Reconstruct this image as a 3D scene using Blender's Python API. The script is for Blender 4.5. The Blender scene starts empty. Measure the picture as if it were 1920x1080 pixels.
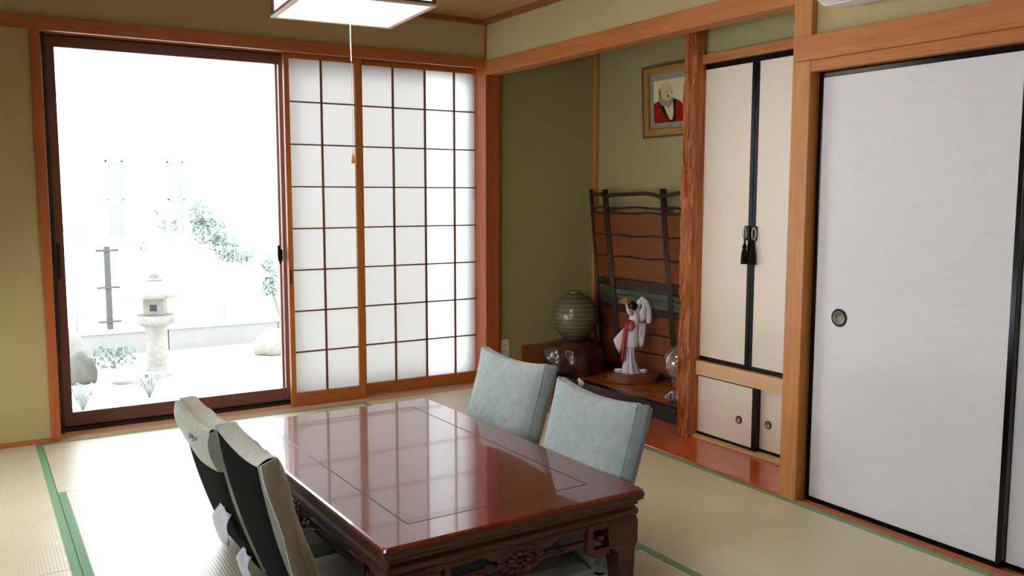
import bpy, bmesh, math, random
from mathutils import Vector, Matrix, noise
random.seed(7)
PI = math.pi
scene = bpy.context.scene
COL = scene.collection

# ------------------------------------------------------------------ camera
cam_d = bpy.data.cameras.new('camera'); cam = bpy.data.objects.new('camera', cam_d); COL.objects.link(cam)
YAW, PITCH, ROLL = 0.553204, 0.104330, 0.00079
cam_d.sensor_width = 36.0; cam_d.lens = 36.0 * 1654.9 / 1920.0
cam_d.clip_start = 0.02; cam_d.clip_end = 200
cam.matrix_world = (Matrix.Translation((0, 0, 1.27)) @ Matrix.Rotation(-YAW, 4, 'Z')
                    @ Matrix.Rotation(PI/2 - PITCH, 4, 'X') @ Matrix.Rotation(ROLL, 4, 'Z'))
scene.camera = cam
# ------------------------------------------------------------------ sky and exposure
world = bpy.data.worlds.new('sky'); scene.world = world; world.use_nodes = True
bg = world.node_tree.nodes['Background']
bg.inputs[0].default_value = (0.90, 0.965, 1.04, 1); bg.inputs[1].default_value = 13.0
scene.view_settings.view_transform = 'Standard'; scene.view_settings.look = 'None'
scene.view_settings.gamma = 1.0; scene.view_settings.use_curve_mapping = False
scene.view_settings.exposure = 0.0
LAMP_E = 16.0

# ------------------------------------------------------------------ material helpers
def lin(c):
    r = []
    for v in c[:3]:
        v = v/255.0
        r.append(v/12.92 if v <= 0.04045 else ((v+0.055)/1.055)**2.4)
    return (*r, 1.0)

class NT:
    def __init__(s, name):
        s.m = bpy.data.materials.new(name); s.m.use_nodes = True
        s.t = s.m.node_tree; s.n = s.t.nodes; s.l = s.t.links
        s.b = s.n['Principled BSDF']; s.out = s.n['Material Output']
    def node(s, typ, **kw):
        n = s.n.new(typ)
        for k, v in kw.items(): setattr(n, k, v)
        return n
    def link(s, a, b): s.l.new(a, b)
    def coord(s, scale=(1, 1, 1), rot=(0, 0, 0), kind='Object'):
        tc = s.node('ShaderNodeTexCoord'); mp = s.node('ShaderNodeMapping')
        mp.inputs['Scale'].default_value = scale; mp.inputs['Rotation'].default_value = rot
        s.link(tc.outputs[kind], mp.inputs['Vector']); return mp.outputs['Vector']
    def noise(s, vec, scale, detail=4, rough=0.55, dist=0.0):
        n = s.node('ShaderNodeTexNoise'); n.inputs['Scale'].default_value = scale
        n.inputs['Detail'].default_value = detail; n.inputs['Roughness'].default_value = rough
        n.inputs['Distortion'].default_value = dist
        s.link(vec, n.inputs['Vector']); return n.outputs['Fac']
    def ramp(s, fac, stops):
        r = s.node('ShaderNodeValToRGB'); e = r.color_ramp.elements
        while len(e) < len(stops): e.new(0.5)
        for i, (p, c) in enumerate(stops): e[i].position = p; e[i].color = c
        s.link(fac, r.inputs['Fac']); return r.outputs['Color']
    def bump(s, h, strength=0.2, dist=0.01):
        b = s.node('ShaderNodeBump'); b.inputs['Strength'].default_value = strength
        b.inputs['Distance'].default_value = dist
        s.link(h, b.inputs['Height']); s.link(b.outputs['Normal'], s.b.inputs['Normal']); return b
    def set(s, rough=0.5, spec=0.5, coat=0.0, coatr=0.05, metal=0.0):
        s.b.inputs['Roughness'].default_value = rough
        s.b.inputs['Specular IOR Level'].default_value = spec
        s.b.inputs['Coat Weight'].default_value = coat
        s.b.inputs['Coat Roughness'].default_value = coatr
        s.b.inputs['Metallic'].default_value = metal

def plain(name, c, rough=0.5, spec=0.5, coat=0, coatr=0.05, metal=0, var=0.06, vs=12, bump=0.0, bs=60):
    t = NT(name); v = t.coord()
    f = t.noise(v, vs, 4)
    c1 = lin(c); lo = tuple(x*(1-var) for x in c1[:3])+(1,); hi = tuple(min(1, x*(1+var)) for x in c1[:3])+(1,)
    t.link(t.ramp(f, [(0.3, lo), (0.7, hi)]), t.b.inputs['Base Color'])
    t.set(rough, spec, coat, coatr, metal)
    if bump: t.bump(t.noise(v, bs, 5), bump, 0.005)
    return t.m

def wood(name, c1, c2, axis='z', rough=0.45, coat=0.0, spec=0.4, freq=26, bump=0.08, coatr=0.08, rot=(0, 0, 0)):
    t = NT(name)
    sc = {'x': (0.06, 1, 1), 'y': (1, 0.06, 1), 'z': (1, 1, 0.06)}[axis]
    v = t.coord(sc, rot)
    f = t.noise(v, freq, 6, 0.6, 0.8)
    g = t.noise(v, freq*5, 3, 0.6)
    mx = t.node('ShaderNodeMix'); mx.inputs[0].default_value = 0.35
    t.link(f, mx.inputs[2]); t.link(g, mx.inputs[3])
    t.link(t.ramp(mx.outputs[0], [(0.32, lin(c1)), (0.66, lin(c2))]), t.b.inputs['Base Color'])
    t.set(rough, spec, coat, coatr)
    if bump: t.bump(mx.outputs[0], bump, 0.003)
    return t.m

def stucco(name, c):
    t = NT(name); v = t.coord()
    f = t.noise(v, 220, 5, 0.7); g = t.noise(v, 1.2, 3)
    c0 = lin(c)
    t.link(t.ramp(f, [(0.25, tuple(x*0.84 for x in c0[:3])+(1,)), (0.75, tuple(min(1, x*1.12) for x in c0[:3])+(1,))]), t.b.inputs['Base Color'])
    t.set(0.95, 0.15); t.bump(f, 0.25, 0.003); return t.m

def tatami_mat(name, axis):
    t = NT(name)
    v = t.coord()
    w = t.node('ShaderNodeTexWave'); w.wave_type = 'BANDS'; w.bands_direction = 'X' if axis == 'y' else 'Y'
    w.inputs['Scale'].default_value = 28.0; w.inputs['Distortion'].default_value = 0.25
    w.inputs['Detail'].default_value = 2; w.inputs['Detail Scale'].default_value = 3
    t.link(v, w.inputs['Vector'])
    v2 = t.coord((60, 3, 1) if axis == 'x' else (3, 60, 1))
    n = t.noise(v2, 4, 4, 0.7)
    n2 = t.noise(v, 1.6, 3)
    mx = t.node('ShaderNodeMix'); mx.inputs[0].default_value = 0.5
    t.link(n, mx.inputs[2]); t.link(n2, mx.inputs[3])
    base = t.ramp(mx.outputs[0], [(0.35, lin((204, 196, 162))), (0.65, lin((224, 217, 186)))])
    mc = t.node('ShaderNodeMix'); mc.data_type = 'RGBA'; mc.blend_type = 'MULTIPLY'
    mc.inputs[0].default_value = 0.09
    t.link(base, mc.inputs[6]); t.link(w.outputs['Color'], mc.inputs[7])
    t.link(mc.outputs[2], t.b.inputs['Base Color'])
    t.set(0.40, 0.7)
    b1 = t.bump(w.outputs['Fac'], 0.2, 0.0012)
    return t.m

def glass_mat(name, tint=(1, 1, 1, 1)):
    t = NT(name); t.n.remove(t.b)
    tr = t.node('ShaderNodeBsdfTransparent'); tr.inputs[0].default_value = tint
    gl = t.node('ShaderNodeBsdfGlossy'); gl.inputs['Roughness'].default_value = 0.01
    fr = t.node('ShaderNodeFresnel'); fr.inputs['IOR'].default_value = 1.45
    mx = t.node('ShaderNodeMixShader')
    t.link(fr.outputs[0], mx.inputs[0]); t.link(tr.outputs[0], mx.inputs[1]); t.link(gl.outputs[0], mx.inputs[2])
    t.link(mx.outputs[0], t.out.inputs['Surface']); return t.m

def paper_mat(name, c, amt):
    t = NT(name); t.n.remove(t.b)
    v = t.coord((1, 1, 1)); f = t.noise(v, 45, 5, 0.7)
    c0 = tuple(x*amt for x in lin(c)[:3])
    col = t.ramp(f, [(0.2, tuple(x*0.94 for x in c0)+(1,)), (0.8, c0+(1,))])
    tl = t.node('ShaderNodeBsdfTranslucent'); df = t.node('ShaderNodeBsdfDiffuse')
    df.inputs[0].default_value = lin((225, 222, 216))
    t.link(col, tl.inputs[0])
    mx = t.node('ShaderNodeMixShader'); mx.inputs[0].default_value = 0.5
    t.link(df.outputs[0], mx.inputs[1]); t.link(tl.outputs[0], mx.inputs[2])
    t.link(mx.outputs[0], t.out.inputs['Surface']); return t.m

def emit_mat(name, c, e):
    t = NT(name); t.b.inputs['Base Color'].default_value = lin(c)
    t.b.inputs['Emission Color'].default_value = lin(c); t.b.inputs['Emission Strength'].default_value = e
    t.set(0.6, 0.2); return t.m

def fabric(name, c1, c2, scale=260, bump=0.35):
    t = NT(name); v = t.coord()
    f = t.noise(v, scale, 3, 0.7); g = t.noise(v, 28, 4, 0.7)
    mx = t.node('ShaderNodeMix'); mx.inputs[0].default_value = 0.45
    t.link(f, mx.inputs[2]); t.link(g, mx.inputs[3])
    t.link(t.ramp(mx.outputs[0], [(0.34, lin(c1)), (0.66, lin(c2))]), t.b.inputs['Base Color'])
    t.set(0.95, 0.1); t.b.inputs['Sheen Weight'].default_value = 0.15
    t.bump(mx.outputs[0], bump, 0.003); return t.m

W_Z = wood('hinoki_vertical', (172, 108, 54), (200, 138, 78), 'z', 0.42, bump=0.04)
W_Y = wood('hinoki_beam_y', (164, 98, 48), (192, 124, 68), 'y', 0.42, bump=0.04)
W_X = wood('hinoki_beam_x', (160, 86, 44), (184, 108, 60), 'x', 0.42, bump=0.04)
W_RED_Z = wood('reddish_post_wood', (158, 80, 38), (182, 100, 52), 'z', 0.42, bump=0.04)
W_BAR = wood('backlit_lattice_wood', (96, 50, 28), (120, 66, 38), 'z', 0.55, bump=0.0)  # darkness of the backlit bars is put into this wood colour
W_SH_Z = wood('shoji_wood_upright', (166, 96, 44), (190, 118, 58), 'z', 0.5, bump=0.04)
W_SH_X = wood('shoji_wood_rail', (160, 90, 40), (186, 112, 54), 'x', 0.5, bump=0.04)
W_SILL = wood('sill_wood', (206, 160, 128), (228, 188, 158), 'x', 0.35, bump=0.05)
W_SILL_Y = wood('sill_wood_y', (150, 92, 60), (182, 120, 82), 'y', 0.4, bump=0.05)
W_CEIL = wood('ceiling_board_wood', (150, 104, 58), (184, 136, 84), 'y', 0.55, freq=14, bump=0.05)
W_TRIM = wood('ceiling_trim_wood', (126, 70, 36), (150, 88, 48), 'x', 0.45, bump=0.04)
W_TRIMY = wood('ceiling_trim_wood_y', (126, 70, 36), (150, 88, 48), 'y', 0.45, bump=0.04)
W_LIGHT = wood('pale_rail_wood', (214, 170, 126), (232, 192, 150), 'y', 0.4, bump=0.03)
W_STEP = wood('lacquered_step_wood', (176, 74, 28), (204, 98, 44), 'y', 0.18, coat=0.6, bump=0.02, coatr=0.06)
W_TOKO = wood('alcove_floor_wood', (160, 84, 34), (186, 106, 48), 'y', 0.25, coat=0.4, bump=0.02)
W_PILLAR = wood('carved_pillar_wood', (112, 52, 24), (218, 134, 76), 'z', 0.5, bump=0.5, freq=30)  # dark streaks put the furrows' shade into the colour, along with grain
TABLE = wood('rosewood_lacquer', (88, 17, 7), (108, 28, 12), 'y', 0.22, coat=1.0, spec=0.5, bump=0.0, coatr=0.05)
TABLE.node_tree.nodes['Principled BSDF'].inputs['Coat IOR'].default_value = 1.55
TABLE_D = wood('rosewood_base', (48, 18, 12), (66, 26, 16), 'x', 0.35, coat=0.3, bump=0.02, coatr=0.1)
INLAY = plain('dark_inlay', (22, 10, 8), 0.4)
PLASTER = stucco('olive_plaster', (182, 166, 120))
PLASTER_G = stucco('green_plaster', (164, 156, 110))
ALU = plain('bronze_aluminium', (112, 68, 56), 0.4, 0.5, var=0.03)
ALU_D = plain('dark_aluminium', (40, 28, 28), 0.4, 0.5, var=0.03)
LACQ = plain('black_lacquer', (8, 7, 10), 0.2, 0.3, coat=0.0, var=0.02)
KAM = plain('dark_purple_lacquer', (26, 14, 18), 0.3, 0.35, coat=0.15, var=0.03)
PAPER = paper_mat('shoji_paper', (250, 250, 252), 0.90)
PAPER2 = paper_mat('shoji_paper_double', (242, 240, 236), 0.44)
GLASS = glass_mat('window_glass')
GREEN = plain('green_cloth_border', (122, 164, 124), 0.75, 0.3, var=0.08, vs=200, bump=0.2, bs=400)
TAT_X = tatami_mat('tatami_weave_x', 'x'); TAT_Y = tatami_mat('tatami_weave_y', 'y')
FABB = fabric('blue_grey_cover', (128, 139, 140), (160, 170, 170))
FABS = fabric('cover_seam_strip', (104, 114, 114), (134, 144, 143))
FABW = fabric('cream_grey_cover', (156, 158, 146), (190, 192, 182))
FABK = fabric('black_backing_cloth', (8, 8, 8), (19, 19, 18))
FABK.node_tree.nodes['Principled BSDF'].inputs['Sheen Weight'].default_value = 0.0
TAG = plain('white_tag_cloth', (200, 200, 206), 0.7, 0.2, bump=0.3, bs=30)
WHITE = plain('white_plastic', (232, 228, 228), 0.35, 0.5, var=0.01)

def fusuma_mat(name, c, streak):
    t = NT(name)
    v = t.coord((1, 0.12, 1)); f = t.noise(v, 90, 5, 0.75, 0.3); g = t.noise(t.coord(), 2.0, 3)
    c0 = lin(c)
    t.link(t.ramp(f, [(0.3, tuple(x*(1-streak) for x in c0[:3])+(1,)), (0.7, tuple(min(1, x*(1+streak*0.6)) for x in c0[:3])+(1,))]), t.b.inputs['Base Color'])
    t.set(0.42, 0.5); t.bump(f, 0.12, 0.002)
    return t.m
FUS = fusuma_mat('silver_white_fusuma_paper', (218, 215, 216), 0.05)
FUSC = fusuma_mat('cream_fusuma_paper', (238, 225, 208), 0.04)

# ------------------------------------------------------------------ mesh helpers
class MB:
    def __init__(s): s.v = []; s.f = []
    def add(s, vs, fs):
        o = len(s.v); s.v += [tuple(p) for p in vs]; s.f += [tuple(i+o for i in f) for f in fs]; return s
    def box(s, x0, x1, y0, y1, z0, z1):
        if x0 > x1: x0, x1 = x1, x0
        if y0 > y1: y0, y1 = y1, y0
        if z0 > z1: z0, z1 = z1, z0
        return s.add([(x0,y0,z0),(x1,y0,z0),(x1,y1,z0),(x0,y1,z0),(x0,y0,z1),(x1,y0,z1),(x1,y1,z1),(x0,y1,z1)],
              [(0,3,2,1),(4,5,6,7),(0,1,5,4),(1,2,6,5),(2,3,7,6),(3,0,4,7)])
    def prism(s, poly, d0, d1, M=None):
        """poly in local (a,b); extruded along c from d0 to d1; M maps (a,c,b)->(x,y,z)"""
        n = len(poly)
        area = sum(poly[i][0]*poly[(i+1) % n][1]-poly[(i+1) % n][0]*poly[i][1] for i in range(n))
        if area < 0: poly = poly[::-1]
        vs = [(a, d0, b) for a, b in poly]+[(a, d1, b) for a, b in poly]
        if M: vs = [tuple(M @ Vector(p)) for p in vs]
        fs = [tuple(range(n)), tuple(range(2*n-1, n-1, -1))]
        fs += [(i, i+n, (i+1) % n+n, (i+1) % n) for i in range(n)]
        return s.add(vs, fs)
    def loft(s, rings, cap=True):
        n = len(rings[0]); vs = [p for r in rings for p in r]; fs = []
        for k in range(len(rings)-1):
            for i in range(n):
                j = (i+1) % n; fs.append((k*n+i, k*n+j, (k+1)*n+j, (k+1)*n+i))
        if cap: fs.append(tuple(range(n-1, -1, -1))); fs.append(tuple(range((len(rings)-1)*n, len(rings)*n)))
        return s.add(vs, fs)
    def lathe(s, prof, c=(0, 0), n=24, sx=1, sy=1, jit=0):
        rings = [[(c[0]+r*sx*math.cos(2*PI*i/n), c[1]+r*sy*math.sin(2*PI*i/n), z) for i in range(n)] for r, z in prof]
        return s.loft(rings)
    def tube(s, pts, rad, n=8, flat=1.0, up=None):
        pts = [Vector(p) for p in pts]
        if not hasattr(rad, '__len__'): rad = [rad]*len(pts)
        rings = []; prev = None
        for k, p in enumerate(pts):
            t = (pts[min(k+1, len(pts)-1)]-pts[max(k-1, 0)])
            t = t.normalized() if t.length > 1e-9 else Vector((0, 0, 1))
            ref = Vector(up) if up else (Vector((0, 0, 1)) if abs(t.z) < 0.9 else Vector((1, 0, 0)))
            if prev is not None and not up: ref = prev
            a = (ref - t*ref.dot(t)); a = a.normalized() if a.length > 1e-6 else t.orthogonal().normalized()
            b = t.cross(a); prev = a
            r = rad[k]; rr = r if hasattr(r, '__len__') else (r, r*flat)
            rings.append([tuple(p+a*math.cos(2*PI*i/n)*rr[0]+b*math.sin(2*PI*i/n)*rr[1]) for i in range(n)])
        return s.loft(rings)
    def ellipsoid(s, c, r, n=16, m=10, fn=None):
        rings = []
        for k in range(m+1):
            ph = -PI/2+PI*k/m; cr = max(math.cos(ph), 0.02)
            ring = []
            for i in range(n):
                th = 2*PI*i/n; q = 1.0 if not fn else fn(th, ph)
                ring.append((c[0]+r[0]*cr*math.cos(th)*q, c[1]+r[1]*cr*math.sin(th)*q, c[2]+r[2]*math.sin(ph)*q))
            rings.append(ring)
        return s.loft(rings)
    def grid(s, fn, nu, nv):
        vs = [fn(i/nu, j/nv) for j in range(nv+1) for i in range(nu+1)]
        fs = [(j*(nu+1)+i, j*(nu+1)+i+1, (j+1)*(nu+1)+i+1, (j+1)*(nu+1)+i) for j in range(nv) for i in range(nu)]
        return s.add(vs, fs)

def obj(name, mb, mat, parent=None, bevel=0, smooth=False, solid=0, local=False, sub=0):
    """link one mesh object. Vertices in world coordinates unless local=True (then in the parent's frame)."""
    me = bpy.data.meshes.new(name)
    vs = mb.v
    if parent and not local:
        inv = parent_world(parent).inverted(); vs = [tuple(inv @ Vector(p)) for p in vs]
    me.from_pydata(vs, [], mb.f); me.update()
    bm = bmesh.new(); bm.from_mesh(me); bmesh.ops.recalc_face_normals(bm, faces=bm.faces); bm.to_mesh(me); bm.free()
    if smooth:
        for p in me.polygons: p.use_smooth = True
    me.materials.append(mat)
    o = bpy.data.objects.new(name, me); COL.objects.link(o)
    if parent: o.parent = parent
    if solid:
        md = o.modifiers.new('thickness', 'SOLIDIFY'); md.thickness = solid; md.offset = 0
    if bevel:
        md = o.modifiers.new('edge', 'BEVEL'); md.width = bevel; md.segments = 2; md.limit_method = 'ANGLE'
        md.angle_limit = math.radians(40)
    if sub:
        md = o.modifiers.new('soft', 'SUBSURF'); md.levels = sub; md.render_levels = sub
    return o

def parent_world(p):
    M = p.matrix_basis.copy(); q = p.parent
    while q: M = q.matrix_basis @ M; q = q.parent
    return M

def thing(name, label, cat, loc=(0, 0, 0), rz=0, group=None, kind=None):
    o = bpy.data.objects.new(name, None); COL.objects.link(o); o.empty_display_size = 0.1
    o.location = loc; o.rotation_euler = (0, 0, rz)
    o['label'] = label
    if cat: o['category'] = cat
    if group: o['group'] = group
    if kind: o['kind'] = kind
    return o

def tag(o, label, cat=None, group=None, kind=None):
    o['label'] = label
    if cat: o['category'] = cat
    if group: o['group'] = group
    if kind: o['kind'] = kind
    return o

def struct(name, mb, mat, label, bevel=0, smooth=False, parent=None):
    o = obj(name, mb, mat, parent, bevel, smooth); o['kind'] = 'structure'; o['label'] = label
    return o

B = lambda *a: MB().box(*a)
# key planes: window wall face y=5.05, right wall face x=2.915, alcove back x=3.83
YW, XR, XL, YR, ZC = 5.05, 2.915, -0.62, -1.0, 2.39

# ------------------------------------------------------------------ floor with tatami
floor = struct('floor', B(XL-0.1, XR+1.0, YR-0.1, 5.32, -0.12, -0.05), W_SILL_Y, 'floor of woven straw mats edged with green cloth')
def mat_piece(x0, x1, y0, y1, axis):
    g = 0.0012
    x0 += g; x1 -= g; y0 += g; y1 -= g
    o = obj('tatami_mat', B(x0, x1, y0, y1, -0.05, 0.0), TAT_X if axis == 'x' else TAT_Y, floor)
    w = 0.030
    if axis == 'y':
        for a, b in ((x0, x0+w), (x1-w, x1)):
            obj('cloth_border', B(a, b, y0, y1, -0.001, 0.0012), GREEN, o)
    else:
        for a, b in ((y1-w, y1),):
            obj('cloth_border', B(x0, x1, a, b, -0.001, 0.0012), GREEN, o)
C0, C1, C2, C3 = XL, 0.272, 2.012, 2.885
mat_piece(C0, C1, 3.255, 5.03, 'y'); mat_piece(C0, C1, 1.50, 3.255, 'y'); mat_piece(C0, C1, -1.0+0.75, 1.50, 'y')
mat_piece(C1, C2, 4.15, 5.03, 'x')
mat_piece(C1, (C1+C2)/2, 2.40, 4.15, 'y'); mat_piece((C1+C2)/2, C2, 2.40, 4.15, 'y')
mat_piece(C1, C2, 1.52, 2.40, 'x')
mat_piece(C1, (C1+C2)/2, -0.23, 1.52, 'y'); mat_piece((C1+C2)/2, C2, -0.23, 1.52, 'y')
mat_piece(C2, C3, 3.33, 5.03, 'y'); mat_piece(C2, C3, 1.58, 3.33, 'y'); mat_piece(C2, C3, -0.17, 1.58, 'y')
mat_piece(C0, C3, -1.0, -0.27, 'x')

# ------------------------------------------------------------------ walls
T = 0.16
OX0, OX1, OZ1 = 0.315, 2.915, 2.088          # window opening
wb = MB().box(XL-T, OX0, YW, YW+T, -0.05, 2.45)
struct('wall_back', wb, PLASTER, 'tan plaster wall left of the garden window')
struct('wall_back_upper', B(OX0, XR, YW, YW+T, 2.12, 2.45), PLASTER, 'olive plaster band above the window head beam')
# left wall (out of view): two windows added to supply side light, low near the back, higher beside the viewer
def added_left_window(n, y0, y1, z0, z1, label):
    w = thing('window_%d' % n, label, None, (XL, (y0+y1)/2, z0), kind='structure')
    fr = MB(); ym = (y0+y1)/2
    for y in (y0, ym-0.02, y1-0.04): fr.box(XL-0.09, XL-0.04, y, y+0.04, z0, z1)
    for z in (z0, z1-0.04): fr.box(XL-0.09, XL-0.04, y0, y1, z, z+0.04)
    obj('window_frame', fr, ALU, w)
    obj('glass_pane', B(XL-0.07, XL-0.065, y0+0.03, ym-0.01, z0+0.03, z1-0.03), GLASS, w)
    obj('glass_pane', B(XL-0.07, XL-0.065, ym+0.01, y1-0.03, z0+0.03, z1-0.03), GLASS, w)
LA, LB = (3.1, 4.8, 0.04, 0.62), (0.5, 2.5, 0.95, 1.75)
lw = MB().box(XL-T, XL, YR, LB[0], -0.05, 2.45).box(XL-T, XL, LB[1], LA[0], -0.05, 2.45).box(XL-T, XL, LA[1], YW, -0.05, 2.45)
for a in (LA, LB): lw.box(XL-T, XL, a[0], a[1], a[3], 2.45).box(XL-T, XL, a[0], a[1], -0.05, a[2])
struct('wall_left', lw, PLASTER, 'olive plaster left wall with two windows added for side light')
added_left_window(2, *LA, 'added unseen low window giving side light in the left wall near the back corner')
added_left_window(3, *LB, 'added unseen higher window giving side light in the left wall beside the viewer')
struct('wall_front', B(XL-T, XR+T, YR-T, YR, -0.05, 2.45), PLASTER, 'plaster wall behind the viewer')
# right wall
struct('wall_right', B(XR, XR+0.08, 2.50, YW, 2.125, 2.45), PLASTER, 'plaster band above the alcove beam')
struct('wall_right_upper', B(XR, XR+0.10, YR, 2.42, 1.88, 2.45), PLASTER, 'plaster band above the white sliding doors')
struct('wall_right_rear', B(XR, XR+0.10, YR, 0.74, -0.05, 1.88), PLASTER, 'plaster wall beyond the white sliding doors')
struct('wall_closet', MB().box(XR+0.13, XR+0.15, 0.60, 2.50, -0.05, 1.9), PLASTER, 'closet interior behind the white sliding doors')
# alcove shell
struct('wall_alcove_side', B(3.01, 3.99, 5.07, 5.07+T-0.02, -0.05, 2.45), PLASTER_G, 'green plaster side wall of the alcove')
struct('wall_alcove_back', B(3.83, 3.99, 2.50, 5.07, -0.05, 2.45), PLASTER_G, 'green plaster back wall of the alcove')
struct('wall_alcove_partition', B(3.235, 3.83, 3.355, 3.40, -0.05, 2.45), PLASTER_G, 'plaster partition between alcove and cabinet')
struct('wall_cabinet', B(3.24, 3.29, 2.50, 3.40, 1.975, 2.45), PLASTER_G, 'green plaster band above the cabinet doors')
struct('wall_cabinet_back', B(3.6, 3.65, 2.50, 3.36, -0.05, 1.98), PLASTER_G, 'back of the built-in cabinet')
struct('wall_cabinet_side', B(XR+0.03, 3.83, 2.425, 2.50, -0.05, 2.45), PLASTER_G, 'side wall beside the built-in cabinet')

# ceiling
ceil = struct('ceiling', B(XL-T, 3.99, YR-T, YW+T, ZC+0.012, ZC+0.06), W_CEIL, 'brown board ceiling')
x = XL
while x < 3.99:
    obj('ceiling_board', B(x+0.002, min(x+0.448, 3.99), YR, YW+0.02, ZC, ZC+0.012), W_CEIL, ceil); x += 0.45
n_tr = [0]
def trim(mb, mat, label, bevel=0.002):
    n_tr[0] += 1
    return struct('trim_%d' % n_tr[0], mb, mat, label, bevel)
trim(B(XL, XR, YW-0.03, YW+0.01, 2.358, ZC), W_TRIM, 'brown cornice strip over the window wall')
trim(B(XR-0.03, XR+0.01, YR, YW-0.03, 2.358, ZC), W_TRIMY, 'brown cornice strip over the right wall')
trim(B(XL, XL+0.03, YR, YW-0.03, 2.358, ZC), W_TRIMY, 'brown cornice strip over the left wall')
# head beam above the window, with runner grooves under it
kb = MB().box(XL, OX1+0.0, 5.035, 5.075, 2.086, 2.15)
kb.box(XL, OX1, 5.075, 5.21, 2.106, 2.15)
for y0, y1 in ((5.085, 5.118), (5.130, 5.153), (5.165, 5.188), (5.197, 5.21)):
    kb.box(OX0, OX1, y0-0.003, y0+0.006, 2.096, 2.107)
trim(kb, W_X, 'reddish head beam with runner grooves above window', 0.0015)
trim(B(OX0, 0.362, 5.035, 5.21, -0.02, 2.087), W_RED_Z, 'reddish upright post left of the garden window')
trim(B(XL, OX0, 5.03, YW+0.01, -0.02, 0.022), W_X, 'brown base strip under the left wall section')
# window sill with tracks
sb = MB().box(OX0-0.0, OX1, 5.03, 5.21, -0.04, 0.0)
for y in (5.037, 5.058, 5.079, 5.100, 5.155, 5.193): sb.box(0.362, OX1, y, y+0.010, 0.0, 0.004)
trim(sb, W_SILL, 'wooden sill with grooves below the window', 0.001)
# corner post, otoshigake beam
trim(B(2.905, 3.01, 5.03, 5.21, -0.02, 2.36), W_RED_Z, 'corner post between the paper screens and the alcove')
trim(B(2.905, 3.00, 2.50, 5.03, 2.043, 2.132), W_Y, 'long beam across the top of the alcove')
# large post
trim(B(2.882, 3.00, 2.418, 2.506, -0.02, 2.36), W_Z, 'large pale post between cabinet and white sliding doors', 0.003)
trim(B(2.862, 2.915, YR, 2.482, 1.802, 1.898), W_Y, 'wide rail above the white sliding doors')
km = MB().box(2.885, 3.03, 0.74, 2.418, 1.760, 1.803)
trim(km, W_Y, 'head jamb over the white sliding doors')
sl = MB().box(2.886, 3.03, 0.74, 2.418, -0.04, 0.004)
for xx in (2.892, 2.918): sl.box(xx, xx+0.010, 0.74, 2.418, 0.004, 0.008)
trim(sl, W_SILL_Y, 'grooved threshold under the white sliding doors', 0.001)
trim(B(2.886, 3.0, YR, 0.74, -0.02, 1.803), W_Z, 'side jamb at the far end of the white doors')
trim(B(3.803, 3.835, 5.035, 5.075, 0.0, 2.40), W_Z, 'slim post in the back corner of the alcove')
trim(B(3.205, 3.83, 5.055, 5.072, 0.09, 0.245), W_TRIM, 'wood board at the foot of the alcove side wall')

# ------------------------------------------------------------------ alcove floor, step and black sill
trim(B(2.886, 3.30, 2.506, 5.03, -0.04, 0.010), W_STEP, 'glossy orange step board in front of the alcove', 0.004)
trim(B(3.272, 3.33, 3.42, 5.06, 0.008, 0.094), KAM, 'black lacquered sill of the alcove floor', 0.004)
trim(B(3.33, 3.83, 3.40, 5.07, 0.0, 0.088), W_TOKO, 'polished wooden alcove floor')

# carved alcove pillar
def pillar():
    mb = MB(); x0, x1, y0, y1 = 3.152, 3.235, 3.362, 3.440
    nz = 300
    per = []; k = 22
    for i in range(k): per.append((x0, y1+(y0-y1)*i/k, (-1, 0)))
    for i in range(6): per.append((x0+(x1-x0)*i/6, y0, (0, -1)))
    for i in range(4): per.append((x1, y0+(y1-y0)*i/4, (1, 0)))
    for i in range(12): per.append((x1+(x0-x1)*i/12, y1, (0, 1)))
    rings = []
    for j in range(nz+1):
        z = 0.010+2.38*j/nz; r = []
        for idx, (px, py, nrm) in enumerate(per):
            front = nrm[0] == -1 or nrm[1] == 1 or idx == 22
            if front:
                a = py*62+px*30+1.4*noise.noise(Vector((py*14, px*14, z*5)))
                v = abs(noise.noise(Vector((a, 3.1, z*6.5))))
                w = noise.noise(Vector((px*30+9, py*30, z*9)))
                d = 0.034*v+0.006*w-0.006
            else: d = 0.001*noise.noise(Vector((px*40, py*40, z*3)))
            r.append((px-nrm[0]*d, py-nrm[1]*d, z))
        rings.append(r)
    mb.loft(rings); return mb
n_tr[0] += 1
struct('trim_%d' % n_tr[0], pillar(), W_PILLAR, 'rough hewn orange alcove pillar with chiselled face', smooth=False)

# ------------------------------------------------------------------ garden window (aluminium sliding sashes)
w1 = thing('window_1', 'dark brown aluminium sliding window onto the garden', None, (1.6, 5.21, 0), kind='structure')
fr = MB().box(0.362, 0.392, 5.19, 5.33, 0.0, 2.106).box(2.885, 2.915, 5.21, 5.33, 0, 2.106)
fr.box(0.392, 2.885, 5.21, 5.33, 2.09, 2.106).box(0.392, 2.885, 5.195, 5.33, -0.02, 0.020)
fr.box(0.392, 2.885, 5.245, 5.25, 0.02, 0.032).box(0.392, 2.885, 5.295, 5.30, 0.02, 0.032)
obj('window_frame', fr, ALU_D, w1, 0.002)
def sash(x0, x1, y, st=0.042):
    s = obj('sash', MB().box(x0, x0+st, y, y+0.03, 0.030, 2.092).box(x1-st*0.8, x1, y, y+0.03, 0.030, 2.092)
            .box(x0+st, x1-st*0.8, y, y+0.03, 2.034, 2.092).box(x0+st, x1-st*0.8, y, y+0.03, 0.030, 0.104), ALU, w1, 0.002)
    obj('glass_pane', B(x0+st*0.9, x1-st*0.75, y+0.013, y+0.017, 0.10, 2.04), GLASS, s)
    return s
s1 = sash(0.394, 1.642, 5.215)
s2 = sash(1.600, 2.885, 5.262)
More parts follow.
